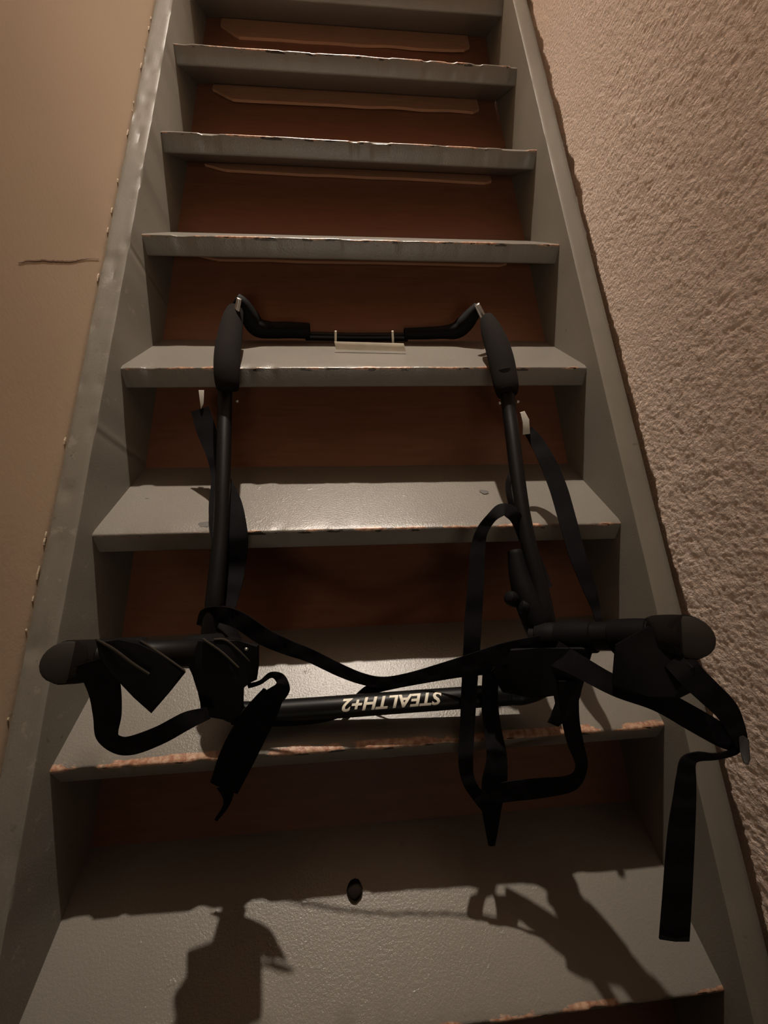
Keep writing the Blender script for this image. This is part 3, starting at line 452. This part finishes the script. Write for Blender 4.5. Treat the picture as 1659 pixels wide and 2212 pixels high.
 {'k': 'rib', 'name': 'webbing_strap', 'mat': 'webbing', 'th': 0.0014, 'label': 'long loose black webbing tail hanging down', 'pts': [([0.7321, 0.1402, 0.3304], [0.7369, 0.1369, 0.3266]), ([0.7243, 0.1359, 0.3252], [0.7268, 0.1324, 0.3208]), ([0.706, 0.134, 0.3236], [0.7066, 0.1304, 0.3188]), ([0.6879, 0.1353, 0.3263], [0.6893, 0.1301, 0.3195]), ([0.6715, 0.1325, 0.3238], [0.684, 0.1273, 0.3183]), ([0.6648, 0.1217, 0.3117], [0.6824, 0.1192, 0.3106]), ([0.661, 0.1115, 0.2991], [0.6812, 0.1088, 0.2981]), ([0.6546, 0.0962, 0.2809], [0.678, 0.0932, 0.28]), ([0.6485, 0.0782, 0.2608], [0.6735, 0.0752, 0.2601]), ([0.6429, 0.058, 0.2379], [0.6685, 0.055, 0.2372]), ([0.6382, 0.04, 0.2163], [0.6644, 0.0369, 0.2155]), ([0.6363, 0.0334, 0.2088], [0.6625, 0.0302, 0.208])]},
]

TXT0=[0.4854, 0.2646, 0.2021]
TXT1=[0.354, 0.2656, 0.1971]
RB = Vector((0.40, 0.40, 0.17))
rack = thing('bike_rack', 'black folded bicycle carrier with tangled webbing straps lying upside down on the stairs', 'bike rack', RB)
def cr(pts, sub):
    """Catmull-Rom through equal-length vectors"""
    P = [np.array(q, float) for q in pts]; P = [2 * P[0] - P[1]] + P + [2 * P[-1] - P[-2]]; out = []
    for i in range(1, len(P) - 2):
        for k in range(sub):
            t = k / sub
            out.append(0.5 * ((2 * P[i]) + (-P[i - 1] + P[i + 1]) * t + (2 * P[i - 1] - 5 * P[i] + 4 * P[i + 1] - P[i + 2]) * t * t + (-P[i - 1] + 3 * P[i] - 3 * P[i + 1] + P[i + 2]) * t ** 3))
    out.append(P[-2]); return out
def tube_bm(pts, sub=6, nseg=24, cap=0.3):
    q = cr([list(p) + [r] for p, r in pts], sub); bm = bmesh.new(); rings = []
    # rounded ends
    up = None; n = len(q)
    def frame(i):
        a = q[max(0, i - 1)][:3]; b = q[min(n - 1, i + 1)][:3]; return Vector(b - a).normalized()
    def ring(c, t, r):
        nonlocal up
        if up is None: up = t.orthogonal().normalized()
        up = (up - t * up.dot(t)).normalized(); s = t.cross(up)
        return [bm.verts.new(Vector(c) + (up * math.cos(2 * math.pi * k / nseg) + s * math.sin(2 * math.pi * k / nseg)) * r) for k in range(nseg)]
    t0 = frame(0); r0 = q[0][3]
    rings.append(ring(Vector(q[0][:3]) - t0 * r0 * cap * 0.3, t0, r0 * 0.86)); 
    for i in range(n): rings.append(ring(q[i][:3], frame(i), q[i][3]))
    t1 = frame(n - 1); r1 = q[-1][3]
    rings.append(ring(Vector(q[-1][:3]) + t1 * r1 * cap * 0.3, t1, r1 * 0.86))
    for a, b in zip(rings, rings[1:]):
        for k in range(nseg): bm.faces.new((a[k], a[(k + 1) % nseg], b[(k + 1) % nseg], b[k]))
    bm.faces.new(list(reversed(rings[0]))); bm.faces.new(rings[-1])
    return bm
def rib_bm(pts, th, sub=6, seed=0):
    q = cr([list(a) + list(b) for a, b in pts], sub); bm = bmesh.new(); rows = []; n = len(q)
    for i in range(n):
        a = Vector(q[i][:3]); b = Vector(q[i][3:])
        pa = q[max(0, i - 1)]; nb = q[min(n - 1, i + 1)]
        t = Vector((nb[:3] + nb[3:]) - (pa[:3] + pa[3:])).normalized(); nn = (b - a).cross(t).normalized() * th / 2
        bow = nn.normalized() * 0.0012 * math.sin(i * 0.9 + seed)
        m = (a + b) / 2 + bow
        rows.append([bm.verts.new(v) for v in (a + nn, m + nn, b + nn, b - nn, m - nn, a - nn)])
    for r0, r1 in zip(rows, rows[1:]):
        for k in range(6): bm.faces.new((r0[k], r0[(k + 1) % 6], r1[(k + 1) % 6], r1[k]))
    bm.faces.new(rows[0]); bm.faces.new(list(reversed(rows[-1])))
    return bm
def plate_bm(pts, bev=0.002):
    bm = bmesh.new(); f = [bm.verts.new(a) for a, b in pts]; k = [bm.verts.new(b) for a, b in pts]; n = len(pts)
    ff = bm.faces.new(f); fb = bm.faces.new(list(reversed(k)))
    for i in range(n): bm.faces.new((f[i], k[i], k[(i + 1) % n], f[(i + 1) % n]))
    es = [e for e in ff.edges] + [e for e in fb.edges]
    bmesh.ops.bevel(bm, geom=es, offset=bev, segments=2, affect='EDGES', profile=0.5)
    bmesh.ops.triangulate(bm, faces=[x for x in bm.faces if len(x.verts) > 4])
    return bm
PARTS = {}
for k, t in enumerate(RACK):
    if t['k'] == 'tube': bm = tube_bm(t['pts']); ang = 50
    elif t['k'] == 'rib': bm = rib_bm(t['pts'], t['th'], seed=k); ang = 50
    elif t['k'] == 'plate': bm = plate_bm(t['pts'], 0.0008 if t['mat'] in ('bone', 'buckle') else 0.003); ang = 40
    else:
        P = [Vector(v) for v in t['pts']]; nn = (P[1] - P[0]).cross(P[3] - P[0]).normalized() * t['th'] / 2
        bm = plate_bm([(v + nn, v - nn) for v in P], 0.001); ang = 40
    for v in bm.verts: v.co -= RB
    par = rack
    o = bm_obj(t['name'], bm, M[t['mat']], par, angle=math.radians(ang))
    if t['label']: o['label'] = t['label']
    PARTS.setdefault(t['name'], []).append(o)
for nm, host, pick in (('foam_sleeve', 'carrier_arm', (0, 1)), ('foam_grip', 'support_arm', (0, 1)), ('hook_wire', 'hook_plate', (0, 0)), ('end_cap', 'foam_sleeve', (0, 1)), ('cradle_rim', 'cradle', (0, 0, 1, 1))):
    for o, h in zip(PARTS[nm], pick): o.parent = PARTS[host][h]
# white lettering wrapped on the cross tube, upside down for the viewer
def lettering():
    cu = bpy.data.curves.new('lettering', 'FONT'); cu.body = 'STEALTH+2'; cu.size = 1.0; cu.shear = 0.28; cu.offset = 0.028; cu.space_character = 1.02
    cu.resolution_u = 3
    to = bpy.data.objects.new('lettering_source', cu); C.collection.objects.link(to)
    dg = bpy.context.evaluated_depsgraph_get(); me = bpy.data.meshes.new_from_object(to.evaluated_get(dg))
    bpy.data.objects.remove(to, do_unlink=True)
    bm = bmesh.new(); bm.from_mesh(me); bpy.data.meshes.remove(me)
    xs = [v.co.x for v in bm.verts]; ys = [v.co.y for v in bm.verts]; x0, x1, y0, y1 = min(xs), max(xs), min(ys), max(ys)
    for k in range(1, 14):
        yy = lerp(y0, y1, k / 14)
        bmesh.ops.bisect_plane(bm, geom=bm.verts[:] + bm.edges[:] + bm.faces[:], plane_co=(0, yy, 0), plane_no=(0, 1, 0))
    A = Vector(TXT0); B = Vector(TXT1); ax = (B - A); Ln = ax.length; ax.normalize()
    cam = Vector(CAM[0]); mid = (A + B) / 2
    fr = (cam - mid); fr = (fr - ax * fr.dot(ax)).normalized()      # side of the tube the print is on
    dn = ax.cross(fr)                                               # towards the tops of the letters
    if dn.z > 0: dn = -dn
    R = 0.01415; hh = 0.0165
    for v in bm.verts:
        s = (v.co.x - x0) / (x1 - x0) * Ln; u = (v.co.y - y0) / (y1 - y0) - 0.5
        an = u * hh / R - 0.10
        v.co = A + ax * s + (fr * math.cos(an) + dn * math.sin(an)) * R - RB
    o = bm_obj('lettering', bm, M['letter'], PARTS['cross_tube'][0]); return o
o = lettering(); o['label'] = 'white slanted lettering printed on the tube'
# ---------------------------------------------------------------- dirt clod on the lowest tread
def clod(name, c, r, mat):
    bm = bmesh.new(); bmesh.ops.create_icosphere(bm, subdivisions=3, radius=1.0)
    for v in bm.verts:
        n_ = 0.9 + 0.25 * float(vnoise(v.co.x * 2 + 5, v.co.y * 2 + v.co.z * 1.7, 61))
        v.co = Vector((v.co.x * r * n_, v.co.y * r * 1.1 * n_, v.co.z * r * 0.5 * n_))
    zmin = min(v.co.z for v in bm.verts)
    for v in bm.verts: v.co.z -= zmin
    o = bm_obj(name, bm, mat, None, smooth=True); o.location = c; return o
o = clod('dirt_clod', (0.364, 0.120, -0.0005), 0.0095, M['clod'])
o['label'] = 'small dark clod of dirt on the lowest visible tread'; o['category'] = 'dirt clod'
